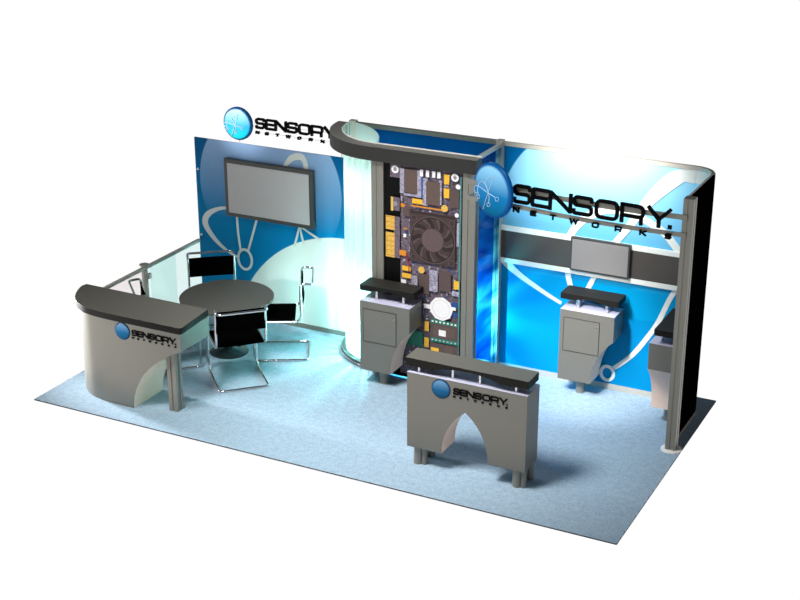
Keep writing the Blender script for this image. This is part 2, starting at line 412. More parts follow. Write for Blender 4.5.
stroke(mb, [(.56, 1.275, .032), (.46, 1.262, .036), (.36, 1.23, .046), (.255, 1.165, .066), (.205, 1.085, .075), (.222, 1.0, .07), (.305, .895, .056), (.40, .812, .042), (.50, .752, .03), (.63, .70, .024)])
ring(mb, .722, .695, .090, .118, .03)
stroke(mb, [(.635, 1.22, .026), (.642, 1.0, .026), (.665, .80, .026)]); stroke(mb, [(.905, 1.22, .026), (.84, 1.02, .026), (.765, .80, .026)])
stroke(mb, [(1.25, 1.80, .03), (1.30, 1.88, .05), (1.38, 1.96, .07), (1.48, 1.985, .075), (1.535, 1.93, .06), (1.545, 1.80, .045)])
stroke(mb, [(1.446, 1.20, .02), (1.41, 1.07, .024), (1.372, .955, .024)]); stroke(mb, [(1.45, 1.20, .02), (1.47, 1.09, .024), (1.497, 1.0, .024)])
stroke(mb, [(1.45, 1.20, .02), (1.57, 1.14, .024), (1.71, 1.075, .024)])
mb.build('printed_lines_and_glow', M['line_white'], lw, W(lw))
for z in (1.677, .902):
    mb = MB(); mb.lathe((0, 0), [(.014, 0), (.014, .012), (.010, .016)], 14)
    o = mb.build('mounting_button', M['white'], lw, (.146 - 1.05, -.001, z)); o.rotation_euler = (PI / 2, 0, 0)

# wall-top sign
s1 = thing('logo_sign', 'bright cyan globe and black lettering standing on the low left wall', 'sign', (.7, 2.83, 2.05))
def rel(o, root, base=(0, 0, 0)):
    pass
holder = (-.7, -2.83, -2.05)
n0 = set(C.objects)
lettering(s1, .934, 2.235, 2.795, .645, .03, 'each', 1.12)
globe(s1, 'globe', (.703, 2.815, 2.258), .183, M['globe_lit'], 0, .2, .14, True, .03)
mb = MB()
for z in (2.19, 2.285): mb.box(.72, 1.98, 2.826, 2.829, z - .0015, z + .0015)
mb.build('rail', M['white'], s1)
for x in (.705, 1.98):
    mb = MB(); mb.box(x - .004, x + .004, 2.829, 2.836, 2.037, 2.29); mb.build('support_pin', M['white'], s1)
for o in set(C.objects) - n0:
    if o.parent is s1: o.location = Vector(o.location) + Vector(holder)

# ------------------------------------------------------------------ wall television
tv = thing('television', 'large wall television with dark bezel on the left blue wall', 'television', (1.1, YW, 1.2))
def off(*v): return tuple(-c for c in v)
T0 = off(1.1, YW, 1.2)
mb = MB(); mb.box(.534, 1.66, YW - .066, YW - .012, 1.205, 1.862, bevel=.008); mb.build('housing', M['tv_frame'], tv, T0)
mb = MB(); mb.box(.578, 1.612, YW - .0695, YW - .064, 1.25, 1.817); mb.build('screen', M['tv_screen'], tv, T0)

# ------------------------------------------------------------------ half-height glass partition on the left edge
pt = thing('glass_partition', 'waist high glass partition with grey rail along the left edge', 'partition', (.113, 1.79, 0)); P0 = off(.113, 1.79, 0)
mb = MB(); mb.box(.095, .131, .83, 2.815, .815, .848, bevel=.004); mb.build('top_rail', M['partition'], pt, P0)
mb = MB(); mb.box(.095, .131, .83, 2.815, 0, .05); mb.build('bottom_rail', M['partition'], pt, P0)
mb = MB(); mb.lathe((.10, 1.79), [(.04, 0), (.034, .02), (.034, .85), (.052, .855), (.052, .87), (.03, .875)], 24); mb.build('post', M['frame'], pt, P0)
mb = MB(); mb.box(.106, .12, .84, 1.755, .05, .812); o = mb.build('glass_panel', M['glass_pink'], pt, P0); o['label'] = 'pale rosy glass panel'
mb = MB(); mb.box(.134, .146, 1.84, 2.30, .06, .852); mb.box(.106, .12, 1.83, 2.81, .05, .812); o = mb.build('glass_panel', M['glass_cyan'], pt, P0); o['label'] = 'cyan tinted glass panel'
mb = MB(); mb.box(.12, .15, 1.80, 1.845, .70, .76, bevel=.004); mb.build('glass_clamp', M['chrome'], pt, P0)

# ------------------------------------------------------------------ display tower
tw = thing('display_tower', 'tall display tower with circuit board graphic, dark canopy and curved frosted column', 'display tower', (2.95, 2.45, 0)); W0 = off(2.95, 2.45, 0)
def post_section(x0, x1, y0, y1, g=.006):
    xm, w = (x0 + x1) / 2, (x1 - x0) * .09
    ym = (y0 + y1) / 2
    return [(x0, y0), (xm - w, y0), (xm - w, y0 + g), (xm + w, y0 + g), (xm + w, y0), (x1, y0), (x1, ym - w), (x1 - g, ym - w), (x1 - g, ym + w), (x1, ym + w), (x1, y1), (x0, y1)]
for x0, x1 in ((2.719, 2.853), (3.714, 3.847)):
    mb = MB(); mb.prism(post_section(x0, x1, 2.10, 2.19), 0, 2.31); mb.build('front_post', M['alu'], tw, W0)
mb = MB(); mb.prism(post_section(3.765, 3.832, 2.765, 2.835), 0, 2.46); mb.build('back_post', M['frame'], tw, W0)
mb = MB(); mb.prism(post_section(2.09, 2.165, 2.80, 2.86), 0, 2.46); mb.build('back_post', M['frame'], tw, W0)
# rear wall
M['tower_blue'] = mat('tower_blue', (0, 76, 138), .45, 0, .06, 3, spec=.05)
mb = MB(); mb.box(2.09, 3.80, YW, YW + .04, .05, 2.40); mb.build('rear_panel', M['tower_blue'], tw, W0)
mb = MB(); mb.box(2.09, 3.80, YW - .01, YW + .045, 2.40, 2.44); mb.build('rear_rail', M['alu'], tw, W0)
mb = MB(); mb.box(2.09, 3.80, YW - .01, YW + .045, 0, .05); mb.build('rear_rail', M['frame'], tw, W0)
# canopy: a D-shaped band
cc = (2.72, 2.80)
outer = [(3.868, 2.06)] + [(2.72, 2.05)] + arc(cc, .75, 1.5 * PI, PI, 28)[1:]
inner = [(3.868, 2.185), (2.72, 2.18)] + arc(cc, .62, 1.5 * PI, PI, 28)[1:]
mb = MB()
for (a, b), (c, d) in zip(zip(outer, outer[1:]), zip(inner, inner[1:])):
    za, zb = 2.30, 2.44
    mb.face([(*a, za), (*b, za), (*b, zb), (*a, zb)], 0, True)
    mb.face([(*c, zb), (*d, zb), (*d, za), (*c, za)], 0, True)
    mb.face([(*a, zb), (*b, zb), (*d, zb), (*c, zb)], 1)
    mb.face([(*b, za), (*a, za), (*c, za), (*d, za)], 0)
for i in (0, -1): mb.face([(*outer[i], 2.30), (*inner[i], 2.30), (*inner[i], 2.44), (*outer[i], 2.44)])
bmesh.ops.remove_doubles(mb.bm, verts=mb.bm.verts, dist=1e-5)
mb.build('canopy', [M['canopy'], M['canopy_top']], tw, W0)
mb = MB()
ed = [(x, y, 2.445) for x, y in inner]
mb.tube(ed, .008, 6); mb.build('canopy_trim', M['white'], tw, W0)
mb = MB(); mb.box(3.80, 3.83, 2.185, 2.765, 2.40, 2.44, bevel=.003); mb.build('side_rail', M['frame'], tw, W0)
mb = MB(); mb.box(3.812, 3.820, 2.192, 2.765, .05, 2.40); mb.build('side_glass', M['glass_side'], tw, W0)
# frosted column: front and rear curved sheets
def curved(pts, z0, z1, th, cen, name, m):
    mb = MB(); prev = None
    for x, y in pts:
        d = Vector((x - cen[0], y - cen[1])).normalized() * th
        cur = [mb.bm.verts.new((x, y, z0)), mb.bm.verts.new((x, y, z1)), mb.bm.verts.new((x - d.x, y - d.y, z1)), mb.bm.verts.new((x - d.x, y - d.y, z0))]
        if prev:
            for i in range(4):
                f = mb.bm.faces.new((prev[i], cur[i], cur[(i + 1) % 4], prev[(i + 1) % 4])); f.smooth = i in (0, 2)
        else: mb.bm.faces.new(cur)
        prev = cur
    mb.bm.faces.new(prev[::-1])
    return mb.build(name, m, tw, W0)
curved(arc(cc, .615, 1.5 * PI, PI, 32), .06, 2.445, .008, cc, 'curved_glass', M['glass_tower'])
curved(arc((1.90, 2.0), .852, .19, .41 * PI, 32), .06, 2.445, .008, (1.90, 2.0), 'curved_glass', M['glass_back'])
mb = MB(); lens = arc(cc, .665, 1.5 * PI, PI, 32) + arc((1.90, 2.0), .852, .41 * PI, .19, 24)
mb.prism(lens, 0, .045); mb.prism([(p[0] * .995 + cc[0] * .005, p[1] * .995 + cc[1] * .005) for p in lens], .045, .058)
mb.build('column_base', M['base_dark'], tw, W0)
mb = MB(); mb.tube([(x, y, .028) for x, y in arc(cc, .667, 1.5 * PI, PI, 32)], .009, 8); mb.build('base_trim', M['chrome'], tw, W0)

# circuit-board print
PC = dict(backing=(2, 2, 3), board=(104, 92, 104), gold=(212, 172, 82), pins=(152, 148, 166), chip=(96, 80, 74), blue=(48, 78, 140), white=(235, 232, 232), yellow=(228, 176, 56),
          orange=(205, 130, 45), brown=(88, 74, 72), teal=(70, 135, 130), red=(150, 45, 60), green=(45, 115, 95), grey=(140, 135, 140), grey2=(214, 205, 205), fan=(68, 55, 54), fandark=(48, 39, 39), hub=(94, 78, 80), blade=(84, 71, 72), pale=(180, 180, 200))
KEYS = list(PC); PM = [mat('print_' + k, PC[k], .5, 0, {'board': .35, 'pins': .6, 'gold': .2}.get(k, .06), 70 if k == 'pins' else 45, spec=.15) for k in KEYS]
mb = MB(); yb = 2.12; lay = [0]
def quad(k, x0, z0, x1, z1, y=None):
    lay[0] += 1; y = yb - .002 - lay[0] * .00004 if y is None else y
    mb.face([(x0, y, z0), (x1, y, z0), (x1, y, z1), (x0, y, z1)], KEYS.index(k))
def poly(k, pts):
    lay[0] += 1; y = yb - .002 - lay[0] * .00004
    mb.face([(a, y, b) for a, b in pts], KEYS.index(k))
def disc(k, x, z, r, n=20, rx=None): poly(k, [(x + (rx or r) * math.cos(2 * PI * i / n), z + r * math.sin(2 * PI * i / n)) for i in range(n)])
mb.box(2.853, 3.714, yb, yb + .02, .02, 2.31, 0)
quad('board', 3.035, .06, 3.70, 2.30)
rnd = random.Random(3)
for i in range(620):   # tiny printed components scattered over the board
    x = rnd.uniform(3.045, 3.66); z = rnd.uniform(.08, 2.26); w = rnd.uniform(.008, .026); h = rnd.uniform(.006, .022)
    k = rnd.choice(['pins', 'pins', 'pins', 'pale', 'brown', 'chip', 'blue', 'grey', 'board']) if z > .75 else rnd.choice(['pins', 'pale', 'brown', 'green', 'green', 'teal', 'red', 'white', 'chip'])
    quad(k, x, z, x + w, z + h)
RECTS = [('board', 2.934, 2.152, 3.05, 2.30), ('board', 2.941, 1.811, 3.04, 1.95), ('board', 2.975, 1.317, 3.04, 1.752), ('gold', 2.941, 1.806, 2.967, 1.95), ('gold', 2.884, 1.606, 2.982, 1.752), ('gold', 2.883, 1.317, 2.981, 1.577),
 ('pins', 3.041, 2.002, 3.088, 2.253), ('pins', 3.225, 1.98, 3.277, 2.257), ('pins', 3.088, 1.983, 3.248, 2.008), ('chip', 3.091, 2.015, 3.231, 2.256), ('pins', 3.291, 1.908, 3.343, 2.185), ('blue', 3.273, 1.983, 3.292, 2.196),
 ('white', 3.258, 2.20, 3.293, 2.27), ('white', 3.322, 2.20, 3.358, 2.27), ('white', 3.39, 2.205, 3.424, 2.27), ('white', 3.444, 2.205, 3.480, 2.27), ('pins', 3.462, 1.937, 3.494, 2.188), ('chip', 3.327, 1.927, 3.476, 2.163),
 ('yellow', 3.176, 1.914, 3.289, 1.966), ('orange', 3.051, 1.859, 3.095, 1.897), ('brown', 3.073, 1.77, 3.15, 1.863), ('orange', 3.161, 1.882, 3.50, 1.897), ('white', 3.081, 1.549, 3.111, 1.587), ('pins', 3.051, 1.924, 3.07, 1.969), ('orange', 3.081, 1.634, 3.118, 1.649),
 ('yellow', 3.518, 2.156, 3.573, 2.256), ('yellow', 3.517, 2.018, 3.575, 2.115), ('pins', 3.52, 2.127, 3.565, 2.145), ('brown', 3.58, 1.929, 3.679, 2.11), ('blue', 3.589, 2.189, 3.621, 2.219), ('pins', 3.66, 1.542, 3.685, 1.784), ('teal', 3.687, .401, 3.702, 2.25),
 ('orange', 3.036, 1.353, 3.111, 1.411), ('yellow', 3.066, 1.198, 3.16, 1.249), ('yellow', 3.066, 1.123, 3.166, 1.172), ('red', 3.118, 1.287, 3.13, 1.382), ('red', 3.136, 1.192, 3.15, 1.30), ('white', 3.056, 1.054, 3.111, 1.102), ('brown', 3.252, .984, 3.369, 1.199),
 ('pins', 3.171, 1.019, 3.238, 1.164), ('pins', 3.37, 1.029, 3.46, 1.254), ('brown', 3.472, 1.05, 3.606, 1.267), ('yellow', 3.637, 1.094, 3.692, 1.183), ('pins', 3.616, 1.02, 3.693, 1.07), ('blue', 3.618, .901, 3.684, .953), ('blue', 3.631, .792, 3.675, .848),
 ('green', 3.389, .69, 3.69, .735), ('brown', 3.389, .535, 3.69, .69), ('chip', 3.423, .562, 3.657, .67), ('green', 3.391, .49, 3.691, .535), ('brown', 3.391, .372, 3.693, .48), ('white', 3.479, .565, 3.557, .63), ('yellow', 3.322, .59, 3.368, .695), ('yellow', 3.319, .414, 3.369, .519), ('yellow', 3.392, .385, 3.481, .425),
 ('green', 3.119, .405, 3.297, .569), ('white', 3.31, .836, 3.385, .883), ('white', 3.619, .865, 3.663, .9)]
for k, x0, z0, x1, z1 in RECTS: quad(k, x0, z0, x1, z1)
for i in range(9):   # gold finger slots
    z = 1.335 + i * .05
    if not 1.575 < z < 1.61: quad('orange', 2.885, z, 2.98, z + .007)
for i in range(7): quad('white', 3.40 + i * .042, .703, 3.42 + i * .042, .72); quad('pale', 3.40 + i * .042, .505, 3.42 + i * .042, .52)
for k, x, z, r in [('white', 2.989, 2.235, .04), ('grey', 2.989, 2.235, .02), ('grey', 2.99, 1.882, .026), ('white', 3.634, 2.235, .04), ('grey', 3.634, 2.235, .019), ('white', 3.668, 2.147, .025), ('white', 3.658, 1.859, .022), ('gold', 3.527, 1.911, .036), ('gold', 3.282, 1.236, .036), ('white', 3.503, .858, .128), ('grey2', 3.503, .858, .098), ('white', 3.503, .858, .092), ('chip', 3.592, .429, .05)]: disc(k, x, z, r, 9 if r > .12 else 20)
# printed cooling fan
FX, FZ = 3.402, 1.565
quad('fan', 3.155, 1.32, 3.648, 1.845); quad('fandark', 3.165, 1.818, 3.64, 1.835)
disc('hub', FX, FZ, .243, 40); disc('fandark', FX, FZ, .236, 40)
for i in range(9):
    a = 2 * PI * i / 9 + .25
    e = [(FX + r * math.cos(a + t), FZ + r * math.sin(a + t)) for r, t in ((.10, 0), (.16, .10), (.225, .30))]
    g = [(FX + r * math.cos(a + t), FZ + r * math.sin(a + t)) for r, t in ((.225, .74), (.16, .50), (.10, .42))]
    poly('fan', e + g)
    h = [(FX + r * math.cos(a + t), FZ + r * math.sin(a + t)) for r, t in ((.225, .46), (.16, .20), (.11, .10))]
    poly('blade', e + h)
disc('fan', FX, FZ, .125, 30); disc('hub', FX, FZ, .118, 30)
for sx in (-1, 1):
    for sz in (-1, 1): disc('hub', FX + sx * .205, FZ + sz * .205, .03); disc('fandark', FX + sx * .205, FZ + sz * .205, .024); disc('fan', FX + sx * .205, FZ + sz * .205, .014)
mb.build('circuit_board_graphic', PM, tw, W0)

# ------------------------------------------------------------------ right backdrop wall with rounded corner
M['screen_small'] = mat('monitor_screen', (128, 126, 126), .6, 0, .01, 10, spec=.05)
M['print_right'] = wall_print('print_right', 4.75, 1.75, .94, .55, (146, 206, 232), (0, 138, 190), (0, 92, 150), (0, 126, 182), 1.1, 2.4)
rw = thing('backdrop_wall', 'tall blue graphic wall with dark monitor band and rounded corner behind the right kiosk', 'wall', (4.8, YW, 0)); R0 = off(4.8, YW, 0)
corner = arc((5.765, 2.62), .203, .5 * PI, 0, 14)
path = [(3.832, YW)] + corner
def sheet(mb, path, z0, z1, th, mi=0):
    for (a, b) in zip(path, path[1:]):
        d = (Vector(b) - Vector(a)).normalized(); n = Vector((-d.y, d.x)) * th
        mb.face([(*a, z0), (*b, z0), (*b, z1), (*a, z1)], mi, True)
        a2, b2 = (a[0] + n.x, a[1] + n.y), (b[0] + n.x, b[1] + n.y)
        mb.face([(*b2, z0), (*a2, z0), (*a2, z1), (*b2, z1)], mi, True)
        mb.face([(*a, z1), (*b, z1), (*b2, z1), (*a2, z1)], mi); mb.face([(*a, z0), (*a2, z0), (*b2, z0), (*b, z0)], mi)
def band(name, z0, z1, m, out=.0, th=.02):
    mb = MB(); p = [(3.832, YW - out)] + arc((5.765, 2.62), .203 - out, .5 * PI, 0, 14); sheet(mb, p, z0, z1, th); return mb.build(name, m, rw)
# offset: coordinates are world, panel print too (object origin at the world's origin)
pieces = [band('graphic_panel', .06, 2.40, M['print_right']), band('top_rail', 2.40, 2.44, M['frame'], .008, .032), band('bottom_rail', .001, .062, M['frame'], .008, .032)]
mb = MB(); sheet(mb, [(5.70, YW - .004)] + arc((5.765, 2.62), .199, .5 * PI, 0, 14), 2.275, 2.40, .003); pieces.append(mb.build('printed_lines_and_glow', M['line_white'], rw))  # white sheet paints the wall's glow onto the upper corner
mb = MB(); mb.box(3.832, 5.70, YW - .02, YW - .001, 1.235, 1.528); pieces.append(mb.build('monitor_band', M['slat'], rw))
for z0, z1 in ((1.528, 1.578), (1.185, 1.235)):
    mb = MB(); mb.box(3.832, 5.74, YW - .026, YW - .001, z0, z1); pieces.append(mb.build('band_trim', M['line_white'], rw))
mb = MB()
stroke(mb, [(3.83, 1.24, .10), (3.92, 1.15, .08), (4.05, 1.06, .06), (4.19, .985, .05), (4.34, .91, .042), (4.50, .84, .036)])
stroke(mb, [(4.545, 1.24, .06), (4.56, 1.15, .058), (4.595, 1.02, .05), (4.63, .9, .045)])
stroke(mb, [(4.84, 1.2, .05), (4.78, 1.06, .05), (4.72, .93, .045)])
stroke(mb, [(5.70, 1.26, .05), (5.61, 1.08, .05), (5.52, .84, .05), (5.43, .665, .05), (5.27, .42, .048), (5.09, .24, .046)])
ring(mb, 5.025, .175, .066, .075, .034)
stroke(mb, [(4.555, 1.56, .075), (4.61, 1.66, .075), (4.70, 1.765, .085), (4.86, 1.875, .09), (5.0, 1.905, .085), (5.14, 1.89, .075), (5.30, 1.85, .07), (5.50, 1.75, .075), (5.60, 1.655, .075), (5.68, 1.56, .075)])
stroke(mb, [(5.02, 1.56, .06), (5.12, 1.70, .07), (5.22, 1.86, .085), (5.33, 2.03, .11), (5.45, 2.175, .14), (5.57, 2.29, .15), (5.66, 2.335, .12), (5.77, 2.33, .12)])
pieces.append(mb.build('printed_lines_and_glow', M['line_white'], rw))
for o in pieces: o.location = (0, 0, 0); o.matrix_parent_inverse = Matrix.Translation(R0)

# side panel and post on the right edge
sd = thing('side_wall', 'black backed side wall with silver end post along the right edge', 'wall', (6.0, 2.2, 0)); S0 = off(6.0, 2.2, 0)
mb = MB(); mb.prism(post_section(5.955, 6.05, 1.775, 1.875), .012, 2.445); mb.build('end_post', M['alu'], sd, S0)
mb = MB(); mb.lathe((6.003, 1.825), [(.098, 0), (.098, .008), (.08, .016), (.05, .018)], 36); mb.build('base_plate', M['white'], sd, S0)
for z0, z1 in ((.05, 1.24), (1.265, 1.585), (1.61, 2.44)):
    mb = MB(); mb.box(5.985, 6.002, 1.875, 2.62, z0, z1, 0); o = mb.build('black_panel', M['black_panel'], sd, S0)
mb = MB(); mb.box(5.968, 5.985, 1.875, 2.62, .05, 2.425); mb.build('inner_panel', M['print_right'], sd, S0).location = S0
for z0, z1 in ((.001, .05), (1.24, 1.265), (1.585, 1.61)):
    mb = MB(); mb.box(5.985, 6.005, 1.875, 2.62, z0, z1); mb.build('cross_rail', M['black'] if z0 > .05 else M['alu'], sd, S0)
mb = MB(); mb.box(5.962, 5.984, 1.875, 2.62, 2.425, 2.44); mb.build('top_rail', M['white'], sd, S0)
# the outside of the rounded corner is black too
mb = MB(); sheet(mb, arc((5.765, 2.62), .229, .5 * PI, 0, 14), .05, 2.43, .004); o = mb.build('corner_backing', M['black_panel'], rw); o.matrix_parent_inverse = Matrix.Translation(R0)

# wall monitor on the band
mo = thing('monitor', 'small flat monitor with silver frame on the dark band of right wall', 'monitor', (4.9, YW - .02, 1.23)); M0 = off(4.9, YW - .02, 1.23)
mb = MB(); mb.box(4.592, 5.203, YW - .065, YW - .026, 1.237, 1.585, bevel=.004); mb.build('housing', M['base_dark'], mo, M0)
mb = MB(); mb.box(4.61, 5.186, YW - .068, YW - .062, 1.256, 1.567); mb.build('screen', M['screen_small'], mo, M0)

# ------------------------------------------------------------------ hanging sign on two rails
s2 = thing('logo_sign', 'large dark blue globe and black lettering on two rails before the right wall', 'sign', (4.9, 1.79, 2.1)); G0 = (-4.9, -1.79, -2.1)
def bow(x): return -.055 * max(0, 1 - ((x + .9) / .85) ** 2)      # the rails belly forward a little
lettering(s2, -1.666, .058, -.024, 1.0, .02, 'each', 1.0, bow)
globe(s2, 'globe', (-1.868, -.055, .145), .264, M['globe'], -.38, .14, .10, True, .011)
for z0, z1 in ((.153, .2), (-.005, .036)):
    q = [(-2.16 + 2.16 * i / 24, bow(-2.16 + 2.16 * i / 24)) for i in range(25)]
    mb = MB(); sheet(mb, q, z0, z1, .009)
    mb.build('rail', M['alu'], s2)
    mb = MB(); mb.box(-2.16, -2.148, .01, .13, z0, z1); mb.build('rail_bracket', M['alu'], s2)
s2.location = (6.0, 1.764, 2.1); s2.rotation_euler = (0, 0, -.07)

# ------------------------------------------------------------------ kiosks
def arched(x0, x1, zt, th, mid, n=24):
    """side outline of a top whose underside is arched in the middle"""
    out = [(x0, zt), (x0, zt - th)]
    for i in range(n + 1):
        s = .22 + .56 * i / n; k = max(0, 1 - ((s - .5) / .28) ** 2)
        out.append((x0 + (x1 - x0) * s, zt - th + (th - mid) * k))
    return out + [(x1, zt - th), (x1, zt)]
def tint_lit_faces(mb, lim):
    """curved cuts take the painted bounce light, top faces the painted lit tone"""
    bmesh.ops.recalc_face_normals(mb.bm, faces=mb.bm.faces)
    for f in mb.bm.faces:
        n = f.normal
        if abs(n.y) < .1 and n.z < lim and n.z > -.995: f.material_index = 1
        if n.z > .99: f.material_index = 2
def top_slab(parent, x0, x1, y0, y1, zt, th, mid, loc, top=None):
    mb = MB(); mb.prism(arched(x0, x1, zt, th, mid), y0, y1, 'y', 1)
    bmesh.ops.recalc_face_normals(mb.bm, faces=mb.bm.faces)
    for f in mb.bm.faces:
        if f.normal.z > .9 and f.calc_center_median().z > zt - .001: f.material_index = 0
    return mb.build('counter_top', [top or M['laminate'], M['laminate_edge']], parent, loc)
def make_kiosk(label, loc, rz):
    t = thing('demo_kiosk', label, 'kiosk', loc, rz, 'demonstration kiosks')
    mb = MB(); w = .56
    mb.prism([(0, .168), (.345, .168)] + ogive(.345, .168, w, .655)[1:] + [(w, .92), (0, .92)], 0, .28, 'y')
    tint_lit_faces(mb, -.01); mb.build('body', [M['silver'], M['bounce_tint'], M['cap']], t, bevel=.003)
    top_slab(t, -.02, .575, 0.045, .275, 1.07, .06, .036, None, M['laminate_dark'])
    for x, y in ((.15, .09), (.45, .09), (.15, .24), (.45, .24)):
        mb = MB(); mb.cyl((x, y), .016, .915, 1.03, 14); mb.build('stand_off', M['chrome'], t)
    mb = MB(); mb.box(.045, .41, -.004, .004, .49, .838); d = mb.build('door', M['silver'], t)
    q = [(.043, .488), (.412, .488), (.412, .84), (.043, .84)]
    mb = MB(); mb.ribbon(q, .006, -.0055, .002, True); mb.build('door_gap', M['gap'], d)
    mb = MB(); mb.lathe((0, 0), [(.010, 0), (.010, .006), (.006, .008)], 12); k = mb.build('lock', M['chrome'], d, (.388, -.003, .785)); k.rotation_euler = (PI / 2, 0, 0)
    mb = MB(); mb.lathe((.20, .14), [(.048, 0), (.048, .004), (.046, .006), (.046, .17)], 24); mb.build('foot', M['alu'], t)
    return t
k1 = make_kiosk('silver demo kiosk standing in front of the circuit board graphic', (2.735, 1.80, 0), 0)
k2 = dup(k1, 'silver demo kiosk under the small monitor on the right wall', (4.61, 2.496, 0), 0)
k3 = dup(k1, 'silver demo kiosk half hidden behind the silver end post', (5.655, 2.62, 0), -PI / 2)

# ------------------------------------------------------------------ free-standing front counter
fc = thing('front_counter', 'silver counter with pointed arch cutout standing alone at the front', 'counter', (4.5, .6, 0)); F0 = off(4.5, .6, 0)
mb = MB(); A = ogive(4.28, .18, 4.505, .635); B = ogive(4.73, .18, 4.505, .635)[::-1]
mb.prism([(3.934, .18)] + A + B[1:] + [(5.085, .18), (5.085, .918), (3.934, .918)], .47, .755, 'y')
tint_lit_faces(mb, -.01); mb.build('body', [M['silver'], M['bounce_tint'], M['cap']], fc, F0, bevel=.003)
top_slab(fc, 3.915, 5.088, .478, .715, 1.052, .075, .028, F0)
for x, y in ((4.03, .52), (4.36, .52), (4.62, .52), (4.96, .52), (4.03, .69), (4.96, .69)):
    mb = MB(); mb.cyl((x, y), .013, .91, 1.02, 12); mb.build('stand_off', M['chrome'], fc, F0)
for x in (4.02, 4.99):
    for y in (.535, .70):
        mb = MB(); mb.cyl((x, y), .042, 0, .182, 24); mb.cyl((x + .06, y + .005), .027, 0, .182, 18); mb.build('leg', M['alu'], fc, F0)
globe(fc, 'logo_globe', (4.27 - 4.5, .468 - .6, .82), .092, M['globe_small'], 0, .15, .02, False)
lettering(fc, 4.388, .795, .462, .335, .01, 'one', 1.2).location = F0

# ------------------------------------------------------------------ reception counter with rounded end
rc = thing('reception_counter', 'silver reception counter with rounded end and grey top at the front left', 'counter', (.8, .5, 0)); C0 = off(.8, .5, 0)
mb = MB()
edge = smooth_pts([(.115, .808), (.105, .735), (.155, .60), (.235, .468), (.318, .385), (.443, .313), (.56, .28), (.70, .264), (.85, .257), (1.03, .255)], 6)
quarter = smooth_pts([(.125, .765), (.128, .735), (.175, .615), (.255, .495), (.34, .412), (.465, .337), (.58, .304), (.71, .288), (.85, .285)], 6)     # plan of the rounded end
zt = .912
cut = ogive(1.02, 0, 1.625, .72, 20)
fr = [(.85, 0)] + cut + [(1.625, zt), (.85, zt)]
lo = [mb.bm.verts.new((x, y, 0)) for x, y in quarter]; hi = [mb.bm.verts.new((x, y, zt)) for x, y in quarter]
for i in range(len(lo) - 1):
    f = mb.bm.faces.new((lo[i], lo[i + 1], hi[i + 1], hi[i])); f.smooth = True
mb.face([(x, .285, z) for x, z in fr], 0); mb.face([(x, .765, z) for x, z in fr][::-1], 0)
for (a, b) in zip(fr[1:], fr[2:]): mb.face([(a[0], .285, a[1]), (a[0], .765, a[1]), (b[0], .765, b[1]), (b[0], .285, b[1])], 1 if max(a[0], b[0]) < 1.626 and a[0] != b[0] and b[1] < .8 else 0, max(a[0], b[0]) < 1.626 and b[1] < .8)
mb.face([(x, y, 0) for x, y in quarter] + [(1.02, .285, 0), (1.02, .765, 0)]); mb.face([(.125, .765, 0), (.125, .765, zt), (.85, .765, zt), (.85, .765, 0)])
mb.face([(x, y, zt) for x, y in quarter] + [(.85, .765, zt)])
bmesh.ops.remove_doubles(mb.bm, verts=mb.bm.verts, dist=1e-5)
body = mb.build('body', [M['silver_curved'], M['bounce_tint']], rc, C0)
plan = edge + rounded([(1.5, .254), (1.66, .255), (1.61, .785)], .045, 6)[1:]
mb = MB(); mb.prism(plan, .912, .98, 'z', 1, 0); mb.build('counter_top', [M['laminate'], M['laminate_edge']], rc, C0, bevel=.004)
mb = MB(); mb.prism(post_section(1.357, 1.46, .402, .505, .008), 0, .70); mb.build('leg', M['alu'], rc, C0)
globe(rc, 'logo_globe', (.948 - .8, .283 - .5, .812), .09, M['globe_small'], 0, .15, .02, False)
lettering(rc, 1.058, .787, .276, .335, .01, 'one', 1.2).location = C0

# ------------------------------------------------------------------ round table and chairs
TX, TY, TZ = 1.085, 1.885, .64
tb = thing('round_table', 'round grey meeting table with pedestal base among four black chairs', 'table', (TX, TY, 0))
mb = MB(); mb.lathe((0, 0), [(.46, TZ - .03), (.498, TZ - .028), (.502, TZ - .004), (.498, TZ)], 72)
bmesh.ops.recalc_face_normals(mb.bm, faces=mb.bm.faces)
mb.build('tabletop', M['laminate'], tb)
mb = MB(); mb.cyl((0, 0), .035, .06, TZ - .03, 20); mb.build('column', M['chrome'], tb)
mb = MB(); mb.lathe((0, 0), [(.21, 0), (.21, .008), (.18, .02), (.11, .04), (.06, .06), (.036, .10)], 48); mb.build('pedestal_base', M['table_base'], tb)

